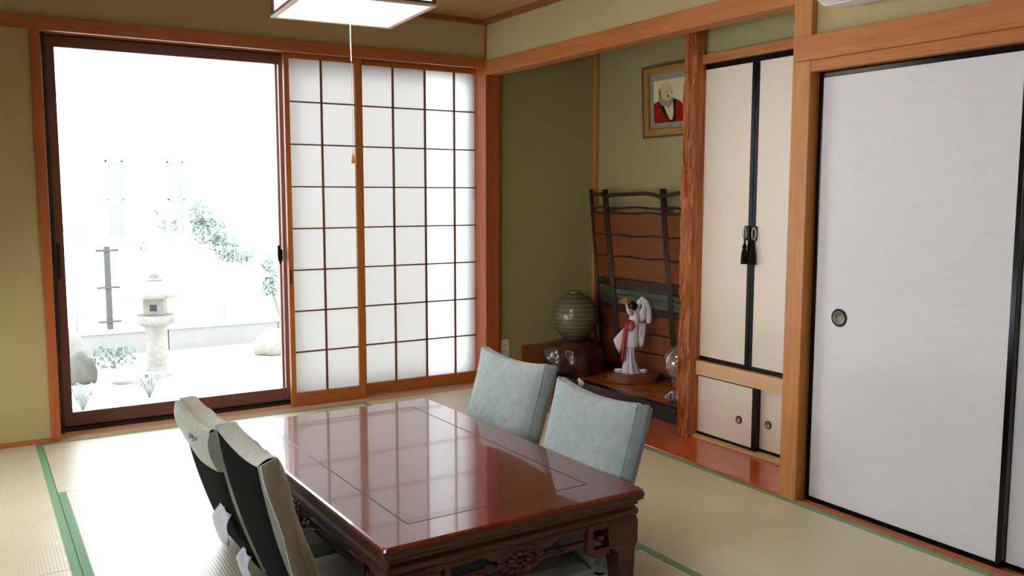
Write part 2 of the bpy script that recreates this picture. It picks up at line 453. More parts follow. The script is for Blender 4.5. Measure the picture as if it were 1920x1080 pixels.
lk = MB().box(1.572, 1.600, 5.195, 5.215, 0.88, 0.95).box(1.566, 1.582, 5.180, 5.197, 0.90, 0.975).box(1.577, 1.592, 5.19, 5.20, 0.865, 0.90)
obj('crescent_latch', lk, LACQ, s1, 0.003)
obj('finger_pull', B(0.400, 0.416, 5.208, 5.216, 0.83, 1.02), ALU_D, s1, 0.003)

# ------------------------------------------------------------------ shoji paper screens
def shoji(x0, x1, y, st0, st1, ncol, label, colsx, double, pull, cat='sliding screen'):
    t = thing('shoji_screen', label, cat, ((x0+x1)/2, y, 0.005), group='shoji screens in the window opening')
    z0, z1 = 0.006, 2.094; zb, zt = 0.083, 2.064
    for a, b in ((x0, x0+st0), (x1-st1, x1)):
        obj('stile', B(a, b, y, y+0.028, z0, z1), W_SH_Z, t, 0.0015)
    obj('bottom_rail', B(x0+st0, x1-st1, y+0.001, y+0.027, z0, zb), W_SH_X, t, 0.0015)
    obj('top_rail', B(x0+st0, x1-st1, y+0.001, y+0.027, zt, z1), W_SH_X, t, 0.0015)
    xs = [x0+st0]+colsx+[x1-st1]
    for x in colsx: obj('lattice_bar', B(x-0.0048, x+0.0048, y+0.004, y+0.020, zb, zt), W_BAR, t)
    zs = [zb+(zt-zb)*i/8 for i in range(9)]
    for z in zs[1:-1]: obj('lattice_bar', B(x0+st0, x1-st1, y+0.005, y+0.019, z-0.004, z+0.004), W_BAR, t)
    for i in range(ncol):
        for j in range(8):
            obj('paper_pane', MB().grid(lambda u, v, a=xs[i], b=xs[i+1], c=zs[j], d=zs[j+1]: (a+(b-a)*u, y+0.021, c+(d-c)*v), 1, 1),
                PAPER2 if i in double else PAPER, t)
    px, pz = pull
    obj('finger_pull', MB().box(px-0.006, px+0.006, y-0.0015, y+0.003, pz-0.042, pz+0.042), ALU_D, t, 0.001)
    return t
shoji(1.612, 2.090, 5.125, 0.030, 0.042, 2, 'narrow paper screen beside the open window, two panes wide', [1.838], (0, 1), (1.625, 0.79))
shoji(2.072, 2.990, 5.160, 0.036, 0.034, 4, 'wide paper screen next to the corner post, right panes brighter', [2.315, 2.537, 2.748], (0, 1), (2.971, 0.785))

# ------------------------------------------------------------------ white sliding doors
def fusuma(n, x, y0, y1, pulls, label):
    d = thing('door_%d' % n, label, None, (x, (y0+y1)/2, 0), kind='structure')
    z0, z1 = 0.008, 1.772; w = 0.020
    obj('door_panel', B(x+0.003, x+0.021, y0+w, y1-w, z0+0.018, z1-0.02), FUS, d)
    for a, b in ((y0, y0+w), (y1-w, y1)): obj('lacquer_stile', B(x, x+0.025, a, b, z0, z1), LACQ, d, 0.002)
    obj('lacquer_rail', B(x, x+0.025, y0+w, y1-w, z0, z0+0.018), LACQ, d, 0.002)
    obj('lacquer_rail', B(x, x+0.025, y0+w, y1-w, z1-0.036, z1), LACQ, d, 0.002)
    for py in pulls: round_pull(x+0.003, py, 0.788, 0.036, d)
    return d
def round_pull(x, y, z, r, par):
    def ringm(prof):
        m = MB(); n = 28
        m.loft([[(x-h, y+rr*math.cos(2*PI*i/n), z+rr*math.sin(2*PI*i/n)) for i in range(n)] for rr, h in prof]); return m
    p = obj('round_pull', ringm([(r, 0.0), (r, 0.0035), (r*0.9, 0.005), (r*0.76, 0.0045), (r*0.74, 0.0)]), LACQ, par, smooth=True)
    obj_ = obj('pull_cup', ringm([(r*0.76, 0.0046), (r*0.70, 0.0052), (r*0.66, 0.0030), (r*0.56, 0.0008), (0.0005, 0.0006)]), CUP, par, smooth=True)
    return p
CUP = plain('brushed_pewter', (196, 188, 174), 0.3, 0.5, metal=0.25, var=0.1)
fusuma(1, 2.930, 1.583, 2.410, [2.274], 'white sliding door with round pull beside the large post')
fusuma(2, 2.958, 0.76, 1.603, [0.9], 'white sliding door at the right edge of the view')

# ------------------------------------------------------------------ alcove side cabinet
cu = thing('tall_cabinet', 'tall built-in cabinet with cream double doors and black lacquer edges', 'cabinet', (3.24, 2.95, 0.34))
obj('top_rail', B(3.205, 3.25, 2.50, 3.430, 1.930, 1.976), W_Y, cu, 0.002)
obj('carcass', MB().box(3.26, 3.58, 2.515, 3.345, 0.39, 0.412).box(3.26, 3.58, 2.515, 3.345, 1.91, 1.93)
    .box(3.26, 3.58, 2.505, 2.52, 0.39, 1.93).box(3.26, 3.58, 3.33, 3.35, 0.39, 1.93), W_LIGHT, cu)
def panel_door(par, y0, y1, z0, z1, x, wl, wr, wb, wt, name='door'):
    d = obj(name, B(x+0.003, x+0.018, y0+wr, y1-wl, z0+wb, z1-wt), FUSC, par)
    m = MB().box(x, x+0.02, y1-wl, y1, z0, z1).box(x, x+0.02, y0, y0+wr, z0, z1)
    m.box(x, x+0.02, y0+wr, y1-wl, z0, z0+wb).box(x, x+0.02, y0+wr, y1-wl, z1-wt, z1)
    obj('lacquer_edge', m, LACQ, d, 0.002)
    return d
obj('mid_rail', B(3.205, 3.25, 2.50, 3.430, 0.343, 0.416), W_LIGHT, cu, 0.002)
dl = panel_door(cu, 3.025, 3.412, 0.418, 1.930, 3.228, 0.019, 0.024, 0.022, 0.028)
dr = panel_door(cu, 2.60, 3.0235, 0.418, 1.930, 3.228, 0.022, 0.019, 0.022, 0.028)
for d, y in ((dl, 3.044), (dr, 3.008)):
    s = 1 if d is dl else -1
    obj('handle_plate', B(3.218, 3.228, y-0.016+s*0.004, y+0.016+s*0.004, 1.055, 1.125), plain('aged_iron', (52, 48, 44), 0.35, metal=0.7), d, 0.002)
    ring = [(3.214, y+0.012*math.cos(a)+s*0.012, 1.088+0.028*math.sin(a)) for a in [2*PI*i/20 for i in range(21)]]
    obj('handle_ring', MB().tube(ring, 0.0025, 6), CUP, d, smooth=True)
    obj('tassel', MB().lathe([(0.004, 1.062), (0.005, 1.038), (0.010, 1.030), (0.012, 1.020), (0.009, 1.014), (0.014, 1.0), (0.017, 0.965), (0.018, 0.940), (0.001, 0.939)], (3.212, y+s*0.008), 12),
        fabric('black_tassel_silk', (16, 10, 14), (34, 24, 30)), d, smooth=True)
cl = thing('low_cabinet', 'low built-in cabinet with two cream sliding doors above the orange step', 'cabinet', (3.24, 2.95, 0.01))
obj('sill', B(3.190, 3.27, 2.506, 3.40, 0.010, 0.024), W_LIGHT, cl, 0.002)
obj('carcass', MB().box(3.272, 3.58, 2.515, 3.345, 0.324, 0.342).box(3.272, 3.58, 2.505, 2.52, 0.011, 0.33).box(3.272, 3.58, 3.33, 3.35, 0.011, 0.33), W_LIGHT, cl)
a = panel_door(cl, 2.955, 3.388, 0.024, 0.341, 3.222, 0.016, 0.030, 0.014, 0.008, 'sliding_door')
round_pull(3.225, 3.069, 0.160, 0.020, a)
b = panel_door(cl, 2.52, 2.975, 0.024, 0.341, 3.250, 0.016, 0.016, 0.014, 0.008, 'sliding_door')
round_pull(3.253, 2.905, 0.166, 0.020, b)

# ------------------------------------------------------------------ outlet
ot = thing('wall_outlet', 'white wall outlet on the green wall beside the corner post', 'outlet', (3.070, 5.07, 0.24))
obj('cover_plate', B(3.036, 3.104, 5.064, 5.07, 0.180, 0.298), WHITE, ot, 0.002)
SLOT = plain('socket_slot', (70, 62, 66), 0.6)
for z in (0.262, 0.216):
    s = obj('socket', B(3.052, 3.088, 5.0625, 5.066, z-0.017, z+0.017), WHITE, ot, 0.002)
    obj('slot', MB().box(3.061, 3.0635, 5.0618, 5.063, z-0.008, z+0.008).box(3.076, 3.0785, 5.0618, 5.063, z-0.006, z+0.008), SLOT, s)

# ------------------------------------------------------------------ air conditioner
ac = thing('air_conditioner', 'white air conditioner high on the wall above the sliding doors', 'air conditioner', (2.915, 1.85, 1.95))
prof = [(2.915, 1.985), (2.74, 1.965), (2.70, 1.982), (2.685, 2.02), (2.68, 2.20), (2.70, 2.235), (2.915, 2.24)]
m = MB(); rings = []
for y, s in ((2.262, 0.90), (2.25, 0.97), (2.235, 1.0), (1.45, 1.0), (1.435, 0.97), (1.43, 0.9)):
    rings.append([(2.915+(px-2.915)*s, y, 2.09+(pz-2.09)*s) for px, pz in prof])
m.loft(rings); obj('casing', m, WHITE, ac, smooth=False, bevel=0.004)
obj('air_flap', B(2.72, 2.80, 1.50, 2.20, 1.960, 1.964), WHITE, ac, 0.001)

# ------------------------------------------------------------------ framed picture
pc = thing('framed_picture', 'gilt framed painting of a bearded man in a red robe', 'picture', (3.83, 4.28, 1.87))
tilt = Matrix.Translation((3.826, 4.28, 1.647)) @ Matrix.Rotation(-0.045, 4, 'Y')
def pic_rect(y0, y1, z0, z1, x0, x1):   # y measured from centre, z from frame bottom
    m = B(x0, x1, y0, y1, z0, z1); m.v = [tuple(tilt @ Vector(p)) for p in m.v]; return m
GILT = plain('gilt_frame', (176, 132, 62), 0.38, 0.5, metal=0.35, var=0.15)
PW, PH = 0.232, 0.44
fm = MB()
for a in ((-PW, -PW+0.05, 0, PH), (PW-0.05, PW, 0, PH), (-PW+0.05, PW-0.05, 0, 0.05), (-PW+0.05, PW-0.05, PH-0.05, PH)):
    q = pic_rect(*a, -0.030, -0.004); fm.add(q.v, q.f)
obj('frame', fm, GILT, pc, 0.005)
fm = MB()
for a in ((-PW-0.006, -PW+0.008, -0.006, PH+0.006), (PW-0.008, PW+0.006, -0.006, PH+0.006), (-PW, PW, -0.006, 0.008), (-PW, PW, PH-0.008, PH+0.006)):
    q = pic_rect(*a, -0.034, -0.024); fm.add(q.v, q.f)
obj('frame_lip', fm, plain('dark_gilt', (104, 70, 34), 0.4), pc, 0.001)
def brocade():
    t = NT('silver_green_brocade'); v = t.coord(); f = t.noise(v, 60, 4, 0.7, 1.5)
    t.link(t.ramp(f, [(0.4, lin((120, 122, 104))), (0.6, lin((160, 160, 140)))]), t.b.inputs['Base Color']); t.set(0.7); return t.m
obj('brocade_mount', pic_rect(-PW+0.05, PW-0.05, 0.05, PH-0.05, -0.012, -0.006), brocade(), pc)
art = obj('painting', pic_rect(-PW+0.087, PW-0.087, 0.085, PH-0.090, -0.014, -0.012), plain('cream_painting_paper', (222, 206, 160), 0.8, var=0.04), pc)
def pic_poly(pts, depth, c, name, par=art):
    # pts in (s right in view -> -y, z) fractions of the painted area
    w, h = 2*(PW-0.087), PH-0.175
    mb = MB(); mb.v = [tuple(tilt @ Vector((-0.0141-depth, (0.5-s)*w, 0.085+t*h))) for s, t in pts]; mb.f = [tuple(range(len(pts)))]
    o = obj(name, mb, plain(name+'_paint', c, 0.8, 0.1, var=0.1, vs=60), par); return o
def ell(cx, cy, rx, ry, n=20, a0=0, a1=2*PI): return [(cx+rx*math.cos(a0+(a1-a0)*i/n), cy+ry*math.sin(a0+(a1-a0)*i/n)) for i in range(n)]
pic_poly([(0.0, 0.0), (0.98, 0.0), (0.99, 0.32), (0.86, 0.46), (0.66, 0.55), (0.3, 0.57), (0.10, 0.50), (0.0, 0.47)], 0.0002, (150, 30, 24), 'red_robe')
pic_poly([(0.16, 0.55), (0.30, 0.60), (0.40, 0.30), (0.60, 0.06), (0.64, 0.52), (0.72, 0.52), (0.70, 0.0), (0.52, 0.0), (0.30, 0.22), (0.18, 0.44)], 0.0004, (40, 34, 26), 'collar')
pic_poly([(0.26, 0.55), (0.62, 0.50), (0.64, 0.2), (0.60, 0.06), (0.52, 0.05), (0.40, 0.25)], 0.0005, (214, 196, 148), 'chest')
pic_poly(ell(0.42, 0.70, 0.22, 0.26), 0.0007, (206, 188, 140), 'head')
pic_poly([(0.20, 0.70), (0.16, 0.55), (0.24, 0.42), (0.40, 0.38), (0.48, 0.32), (0.58, 0.40), (0.64, 0.52), (0.62, 0.60), (0.50, 0.50), (0.36, 0.52), (0.27, 0.60)], 0.0009, (140, 146, 128), 'beard')
pic_poly([(0.20, 0.84), (0.17, 0.70), (0.21, 0.58), (0.25, 0.62), (0.23, 0.74)], 0.0009, (88, 92, 76), 'side_hair')
for q in ([(0.36, 0.70), (0.46, 0.72), (0.46, 0.70)], [(0.52, 0.72), (0.62, 0.70), (0.60, 0.68)], [(0.46, 0.66), (0.53, 0.60), (0.45, 0.58)], [(0.44, 0.54), (0.56, 0.55), (0.50, 0.53)]):
    pic_poly(q, 0.0011, (80, 62, 44), 'brush_stroke')

# ------------------------------------------------------------------ folding screen in the alcove
SCR_D = wood('dark_bamboo_frame', (44, 28, 24), (64, 42, 36), 'z', 0.45, bump=0.1)
SCR_P = wood('orange_cedar_slat', (104, 52, 22), (132, 70, 32), 'y', 0.5, bump=0.05)
SCR_P2 = wood('teal_grey_slat', (58, 62, 54), (92, 98, 84), 'y', 0.5, bump=0.05)
scr = thing('folding_screen', 'flared folding screen of dark frames and orange cedar slats in the alcove', 'screen', (3.7, 4.35, 0.09))
# top and bottom corner positions of the folds (x, y)
tops = [(3.765, 5.03), (3.70, 4.79), (3.745, 4.255), (3.67, 3.93), (3.70, 3.72)]
bots = [(3.775, 4.88), (3.73, 4.63), (3.765, 4.11), (3.70, 3.84), (3.72, 3.68)]
ZT, ZB = 1.30, 0.09
def sp(i, fr_, z):      # point on panel i at fraction and height
    t = (z-ZB)/(ZT-ZB)
    a = Vector((*bots[i], ZB)).lerp(Vector((*tops[i], ZT)), t); b = Vector((*bots[i+1], ZB)).lerp(Vector((*tops[i+1], ZT)), t)
    return a.lerp(b, fr_)
for i in range(5):
    p0 = Vector((*bots[i], ZB)); p1 = Vector((*tops[i], ZT+0.012))
    for dy in ((-0.011, 0.011) if 0 < i < 4 else (0,)):
        off = Vector((-0.004, dy, 0))
        obj('fold_post', MB().tube([p0+off, p0.lerp(p1, .5)+off, p1+off], 0.014, 8), SCR_D, scr, smooth=True)
def slat(i, za, zb, mat, name='slat', th=0.006, x=0.0, dz=0.0):
    m = MB(); n = 8
    f0, f1 = 0.02, 0.98
    pts = []
    for side in (-1, 1):
        for z in (za, zb):
            for k in range(n+1):
                f = f0+(f1-f0)*k/n; q = sp(i, f, z); pts.append((q.x+x+side*th/2, q.y, q.z))
    def id(s, e, k): return (s*2+e)*(n+1)+k
    fs = []
    for k in range(n):
        fs.append((id(0, 0, k), id(0, 0, k+1), id(0, 1, k+1), id(0, 1, k)))
        fs.append((id(1, 0, k), id(1, 1, k), id(1, 1, k+1), id(1, 0, k+1)))
        fs.append((id(0, 1, k), id(0, 1, k+1), id(1, 1, k+1), id(1, 1, k)))
        fs.append((id(0, 0, k), id(1, 0, k), id(1, 0, k+1), id(0, 0, k+1)))
    fs.append((id(0, 0, 0), id(0, 1, 0), id(1, 1, 0), id(1, 0, 0))); fs.append((id(0, 0, n), id(1, 0, n), id(1, 1, n), id(0, 1, n)))
    m.add(pts, fs); return obj(name, m, mat, scr)
def twig(i, z, r, amp, seed):
    pts = []
    for k in range(13):
        f = k/12; q = sp(i, f, z+amp*(math.sin(PI*f)**0.6 if amp > 0 else 0)+0.004*math.sin(f*9+seed)); pts.append((q.x-0.006, q.y, q.z))
    obj('branch_rail', MB().tube(pts, r, 7), SCR_D, scr, smooth=True)
for i in range(4):
    w = (0.055, 0.052, 0.04, 0.03)[i]
    twig(i, 1.255, 0.0125, 0.028, i); twig(i, 1.190, 0.008, 0, i+2)
    drop = 0.012*(i % 2)
    edges = [1.150, 1.005, 0.862, 0.715]
    twig(i, edges[0]+0.006, 0.008, 0, i)
    for e0, e1 in zip(edges[:-1], edges[1:]):
        slat(i, e1+0.006, e0-0.002, SCR_P)
    for e in edges[1:-1]: twig(i, e+0.002, 0.006, 0, i*3+e*10)
    slat(i, 0.655, 0.712, SCR_D, 'dark_slat')
    for e in (0.615, 0.578, 0.545): slat(i, e, e+0.028, SCR_P2, 'grey_slat')
    slat(i, 0.500, 0.538, SCR_D, 'dark_slat')
    for e in (0.375, 0.250, 0.125): slat(i, e+0.004, e+0.12, SCR_P)
    twig(i, 0.374, 0.004, 0, 1); twig(i, 0.250, 0.004, 0, 2)
    slat(i, 0.092, 0.122, SCR_D, 'dark_slat')

# ------------------------------------------------------------------ burl stand, vase
def burl_mat():
    t = NT('glossy_burl'); v = t.coord(); f = t.noise(v, 14, 5, 0.6, 1.2)
    t.link(t.ramp(f, [(0.35, lin((38, 18, 13))), (0.65, lin((78, 40, 27)))]), t.b.inputs['Base Color'])
    t.set(0.3, 0.5, 0.8, 0.08); t.bump(f, 0.3, 0.01); return t.m
bs = thing('burl_stand', 'glossy dark knotty wood stand under the round vase', 'stand', (3.48, 4.80, 0.09))
m = MB(); n, mm = 56, 14; rings = []
for k in range(mm+1):
    t = k/mm; z = 0.0945+0.200*t; ring = []
    for i in range(n):
        th = 2*PI*i/n
        base = 1.0+0.05*math.sin(3*th+1)+0.06*math.sin(5*th)+0.18*noise.noise(Vector((math.cos(th)*2.2, math.sin(th)*2.2, t*1.5)))
        base *= (0.93+0.10*math.sin(PI*min(1, t*1.1)))*(1-0.45*max(0, t-0.86)/0.14)
        lump = 0.10*noise.noise(Vector((math.cos(th)*5, math.sin(th)*5, t*3+7)))
        ring.append((3.445+0.178*math.cos(th)*(base+lump), 4.80+0.215*math.sin(th)*(base+lump), z))
    rings.append(ring)
m.loft(rings); obj('burl_body', m, burl_mat(), bs, smooth=True)
def vase_mat():
    t = NT('crackled_grey_glaze'); v = t.coord((1, 1, 1))
    w = t.node('ShaderNodeTexWave'); w.wave_type = 'BANDS'; w.bands_direction = 'Z'; w.inputs['Scale'].default_value = 11
    w.inputs['Distortion'].default_value = 1.0; w.inputs['Detail'].default_value = 2; t.link(v, w.inputs['Vector'])
    f = t.noise(v, 55, 4, 0.7)
    mx = t.node('ShaderNodeMix'); mx.inputs[0].default_value = 0.55; t.link(w.outputs['Fac'], mx.inputs[2]); t.link(f, mx.inputs[3])
    t.link(t.ramp(mx.outputs[0], [(0.25, lin((84, 80, 62))), (0.7, lin((112, 108, 88)))]), t.b.inputs['Base Color'])
    t.set(0.3, 0.5, 0.5, 0.15); t.bump(mx.outputs[0], 0.3, 0.004); return t.m
vs = thing('round_vase', 'round grey-green ribbed ceramic jar on the dark burl stand', 'vase', (3.50, 4.85, 0.297))
R, zc, VX, VY = 0.162, 0.297+0.158, 3.50, 4.85
pf = [(0.001, 0.298), (0.070, 0.298), (0.080, 0.304)]
for k in range(1, 28):
    a = -PI/2+0.52+(PI-0.90)*k/28
    pf.append((R*math.cos(a)*(1+0.004*math.sin(k*2.1)), zc+0.158*math.sin(a)))
pf += [(0.050, zc+0.153), (0.040, zc+0.160), (0.042, zc+0.170), (0.045, zc+0.172), (0.036, zc+0.172), (0.032, zc+0.14), (0.02, zc+0.10), (0.001, zc+0.1)]
obj('jar_body', MB().lathe(pf, (VX, VY), 44), vase_mat(), vs, smooth=True)

# ------------------------------------------------------------------ porcelain figurine
S = 0.000585
fg = thing('dancer_figurine', 'porcelain figurine of a dancer in white kimono with gold fan', 'figurine', (3.57, 4.33, 0.088), -YAW)
def fp(cx, cy, w=0.0): return ((cx-240)*S, w, 0.055+(940-cy)*S)     # front-view sketch units to local metres
PORC = plain('white_porcelain', (226, 222, 226), 0.3, 0.5, coat=0.3, var=0.02)
PORC2 = plain('lilac_porcelain', (206, 196, 212), 0.35, 0.5, coat=0.2, var=0.03)
BLK = plain('black_hair_glaze', (14, 12, 14), 0.3)
RED = plain('red_sash_glaze', (170, 20, 26), 0.4)
GOLD = plain('gold_leaf', (214, 176, 70), 0.35, metal=0.5)
BASEW = wood('figurine_base_wood', (110, 54, 28), (134, 70, 38), 'x', 0.35, coat=0.3)
SKIN = plain('porcelain_skin', (230, 208, 194), 0.4)
m = MB(); pf = [(0.001, 0.0005), (0.164, 0.0005), (0.170, 0.006), (0.170, 0.040), (0.164, 0.050), (0.154, 0.054), (0.001, 0.054)]
m.lathe(pf, (0.015, 0), 44, 1.0, 0.64); obj('wooden_base', m, BASEW, fg, smooth=False, local=True, bevel=0.002)
def rings_fig(rows, n=28, folds=0, amp=0.0):
    out = []
    for (cx, cy, rx, ry, w) in rows:
        c = fp(cx, cy, w); r = []
        for i in range(n):
            th = 2*PI*i/n; q = 1+amp*math.sin(folds*th+cx*0.01)*min(1, (cy-560)/200.0 if cy > 560 else 0)
            r.append((c[0]+rx*S*math.cos(th)*q, c[1]+ry*S*math.sin(th)*q, c[2]))
        out.append(r)
    return out
# gown
obj('gown', MB().loft(rings_fig([(240, 938, 112, 92, 0), (236, 925, 104, 84, 0), (230, 880, 86, 70, 0), (225, 800, 66, 58, 0), (222, 720, 56, 50, 0), (226, 650, 56, 46, 0), (236, 600, 58, 46, 0)], 48, 9, 0.10)), PORC2, fg, smooth=True, local=True)
for sx, cx, ww in ((1, 105, 0.012), (-1, 375, 0.0)):
    pts = [fp(cx+34*math.cos(a)*1.0, 915+14*math.sin(a), 0.03*math.sin(a)+ww) for a in [2*PI*i/16 for i in range(17)]]
    obj('gown_hem', MB().tube(pts, 0.009, 8), PORC, fg, smooth=True, local=True)
    obj('gown_hem', MB().ellipsoid(fp(cx, 925, ww), (0.028, 0.026, 0.012)), PORC, fg, smooth=True, local=True)
# robe and torso
obj('kimono', MB().loft(rings_fig([(238, 655, 76, 56, 0), (240, 640, 78, 60, 0), (244, 560, 74, 58, 0), (252, 480, 62, 52, 0), (262, 400, 56, 48, 0), (268, 330, 58, 46, 0), (266, 285, 50, 38, 0), (250, 262, 24, 22, 0), (246, 250, 18, 16, 0)], 28)), PORC, fg, smooth=True, local=True)
def leaf3d(pts2, th, w=0.0, curve=0.0):
    n = len(pts2); cx = sum(p[0] for p in pts2)/n; cy = sum(p[1] for p in pts2)/n
    m = MB()
    rim = [fp(x, y, w+curve*((x-cx)*S)**2*8) for x, y in pts2]
    mid1 = [fp(cx+(x-cx)*0.7, cy+(y-cy)*0.7, w-th) for x, y in pts2]; mid2 = [fp(cx+(x-cx)*0.7, cy+(y-cy)*0.7, w+th) for x, y in pts2]
    m.loft([mid1, rim, mid2]); return m
obj('hanging_sleeve', leaf3d([(160, 430), (95, 500), (38, 570), (62, 640), (108, 735), (140, 640), (160, 540)], 0.010, -0.01), PORC, fg, smooth=True, local=True)
obj('red_sash', MB().tube([fp(205, 350, -0.03), fp(172, 400, -0.038), fp(158, 480, -0.04), fp(148, 580, -0.038), fp(140, 680, -0.036), fp(134, 790, -0.034), fp(140, 830, -0.03)], [(0.010, 0.012), (0.010, 0.018), (0.010, 0.013), (0.010, 0.014), (0.010, 0.018), (0.010, 0.012), (0.004, 0.004)], 10), RED, fg, smooth=True, local=True)
obj('hand_drum', MB().ellipsoid(fp(216, 420, -0.036), (0.024, 0.018, 0.031), 20, 12), plain('tan_drum_skin', (160, 120, 84), 0.5), fg, smooth=True, local=True)
obj('drum_cord', MB().tube([fp(216+42*math.cos(a), 412+55*math.sin(a), -0.036) for a in [PI*0.9+1.25*PI*i/16 for i in range(17)]], 0.004, 6), RED, fg, smooth=True, local=True)
# head
hd = obj('head', MB().ellipsoid(fp(226, 232, -0.006), (0.017, 0.017, 0.022), 18, 12), SKIN, fg, smooth=True, local=True)
fx = fp(214, 232, -0.015)
obj('nose', MB().ellipsoid((fx[0]-0.004, -0.012, fx[2]), (0.004, 0.003, 0.004), 8, 6), SKIN, hd, smooth=True, local=True)
obj('hair', MB().ellipsoid(fp(244, 202, -0.004), (0.033, 0.026, 0.028), 20, 12).ellipsoid(fp(236, 170, 0.0), (0.020, 0.018, 0.014), 14, 8)
    .tube([fp(262, 215, 0.01), fp(290, 250, 0.012), fp(320, 268, 0.01), fp(350, 262, 0.004)], [0.012, 0.010, 0.009, 0.005], 10), BLK, fg, smooth=True, local=True)
obj('hair_ornament', MB().ellipsoid(fp(212, 150, -0.012), (0.006, 0.006, 0.008), 8, 6).ellipsoid(fp(200, 168, -0.014), (0.004, 0.004, 0.006), 8, 6), GOLD, fg, smooth=True, local=True)
# raised arm and fan
obj('raised_arm', MB().tube([fp(236, 290, -0.012), fp(205, 268, -0.022), fp(188, 240, -0.026), fp(176, 200, -0.026)], [0.016, 0.014, 0.011, 0.006], 12), PORC, fg, smooth=True, local=True)
obj('hand', MB().ellipsoid(fp(176, 192, -0.026), (0.006, 0.005, 0.008), 8, 6), SKIN, fg, smooth=True, local=True)
m = MB(); n = 9
for k in range(n):
    a0 = math.radians(96+k*7.5); a1 = math.radians(96+(k+1)*7.5)
    c = (184, 190); r = 92; off = 0.003*(k % 2); off1 = 0.003*((k+1) % 2)
    pts = [fp(c[0], c[1], -0.026), fp(c[0]+r*math.cos(a0), c[1]-r*math.sin(a0), -0.026-off), fp(c[0]+r*math.cos(a1), c[1]-r*math.sin(a1), -0.026-off1)]
    m.add(pts, [(0, 1, 2)])
obj('gold_fan', m, GOLD, fg, local=True, solid=0.002)
# big raised sleeve behind the head
obj('raised_sleeve', MB().tube([fp(286, 330, 0.0), fp(300, 240, 0.014), fp(318, 160, 0.014), fp(346, 122, 0.012), fp(382, 160, 0.012), fp(408, 220, 0.012), fp(424, 300, 0.012), fp(425, 385, 0.012), fp(425, 402, 0.012)],
    [(0.012, 0.020), (0.012, 0.014), (0.014, 0.016), (0.012, 0.014), (0.014, 0.020), (0.012, 0.024), (0.010, 0.022), (0.008, 0.018), (0.003, 0.008)], 14, up=(0, 1, 0)), PORC, fg, smooth=True, local=True)
obj('raised_sleeve', leaf3d([(330, 130), (370, 135), (400, 190), (405, 290), (396, 380), (330, 400), (300, 330), (318, 250), (345, 225), (350, 185)], 0.010, 0.006), PORC, fg, smooth=True, local=True)
slv = obj('hanging_sleeve', leaf3d([(318, 390), (396, 380), (394, 470), (384, 560), (372, 640), (350, 660), (322, 650), (312, 560)], 0.011, -0.006), PORC, fg, smooth=True, local=True)
m = MB()
for k in range(12):
    px, py = 336+9*math.sin(k*2.1), 415+k*11
    m.ellipsoid(fp(px, py, -0.019), (0.0035, 0.0012, 0.0035), 6, 4)
obj('sleeve_pattern', m, plain('dark_floral_glaze', (70, 66, 50), 0.4), fg, local=True)

# ------------------------------------------------------------------ glass ball ornament and crystal
def glassy(name, c, r=0.05):
    t = NT(name); v = t.coord(); f = t.noise(v, 18, 3, 0.5, 1.0)
    c0 = lin(c)
    t.link(t.ramp(f, [(0.35, tuple(x*0.25 for x in c0[:3])+(1,)), (0.65, c0)]), t.b.inputs['Base Color'])
    t.set(r, 0.8, 1.0, 0.03, 0.35); return t.m
gb = thing('glass_ball', 'shiny red and silver glass ball half hidden behind the pillar', 'ornament', (3.49, 3.785, 0.088))
obj('turned_stand', MB().lathe([(0.001, 0.0885), (0.060, 0.0885), (0.062, 0.10), (0.045, 0.112), (0.035, 0.15), (0.052, 0.197), (0.048, 0.210), (0.001, 0.20)], (3.49, 3.785), 26), BASEW, gb, smooth=True)
obj('ball', MB().ellipsoid((3.49, 3.785, 0.305), (0.098, 0.098, 0.106), 30, 20), glassy('red_silver_glass', (190, 150, 146)), gb, smooth=True)
cr = thing('crystal_cluster', 'low clear crystal lump beside the rough pillar', 'ornament', (3.375, 3.665, 0.094))
m = MB()
for k in range(9):
    a = k*0.7; rr = 0.038*math.sqrt(k/9.0)*1.4; c = (3.375+rr*math.cos(a*3), 3.665+rr*math.sin(a*3)*1.3, 0.125+0.018*(1-k/9.0))
    m.ellipsoid(c, (0.034, 0.036, 0.033-0.001*k), 9, 6, lambda th, ph: 1+0.06*math.sin(3*th+ph*5))
obj('crystals', m, glassy('smoky_crystal', (176, 168, 176)), cr)
# ------------------------------------------------------------------ low table
tb = thing('low_table', 'glossy red-brown lacquered low table with carved apron', 'table', (1.316, 2.823, 0), 0.022)
HX, HY, ZT_ = 0.452, 0.752, 0.35
def rr_ring(hx, hy, z, r=0.012, k=3):
    out = []
    for (sx, sy, a0) in ((1, 1, 0), (-1, 1, PI/2), (-1, -1, PI), (1, -1, 1.5*PI)):
        for i in range(k+1):
            a = a0+PI/2*i/k; out.append((sx*(hx-r)+r*math.cos(a), sy*(hy-r)+r*math.sin(a), z))
    return out
prof = [(0.045, 0.300), (0.014, 0.300), (0.014, 0.308), (0.010, 0.313), (0.002, 0.317), (0.0, 0.326), (0.0, 0.340), (0.003, 0.347), (0.009, 0.350)]
rm = MB(); rm.loft([rr_ring(HX-d, HY-d, z) for d, z in prof[:7]], cap=False)
m = MB(); m.loft([rr_ring(HX-d, HY-d, z) for d, z in [(0.006, 0.330), (0.0, 0.340), (0.003, 0.347), (0.009, 0.350)]])
obj('tabletop', m, TABLE, tb, local=True)
obj('moulded_edge', rm, TABLE_D, tb, local=True)
IX, IY = 0.318, 0.618
m = MB()
for a in ((-IX, IX, -IY-0.0022, -IY+0.0022), (-IX, IX, IY-0.0022, IY+0.0022), (-IX-0.0022, -IX+0.0022, -IY, IY), (IX-0.0022, IX+0.0022, -IY, IY)):
    m.box(*a, 0.3485, 0.3504)
obj('inlay_line', m, INLAY, tb, local=True)
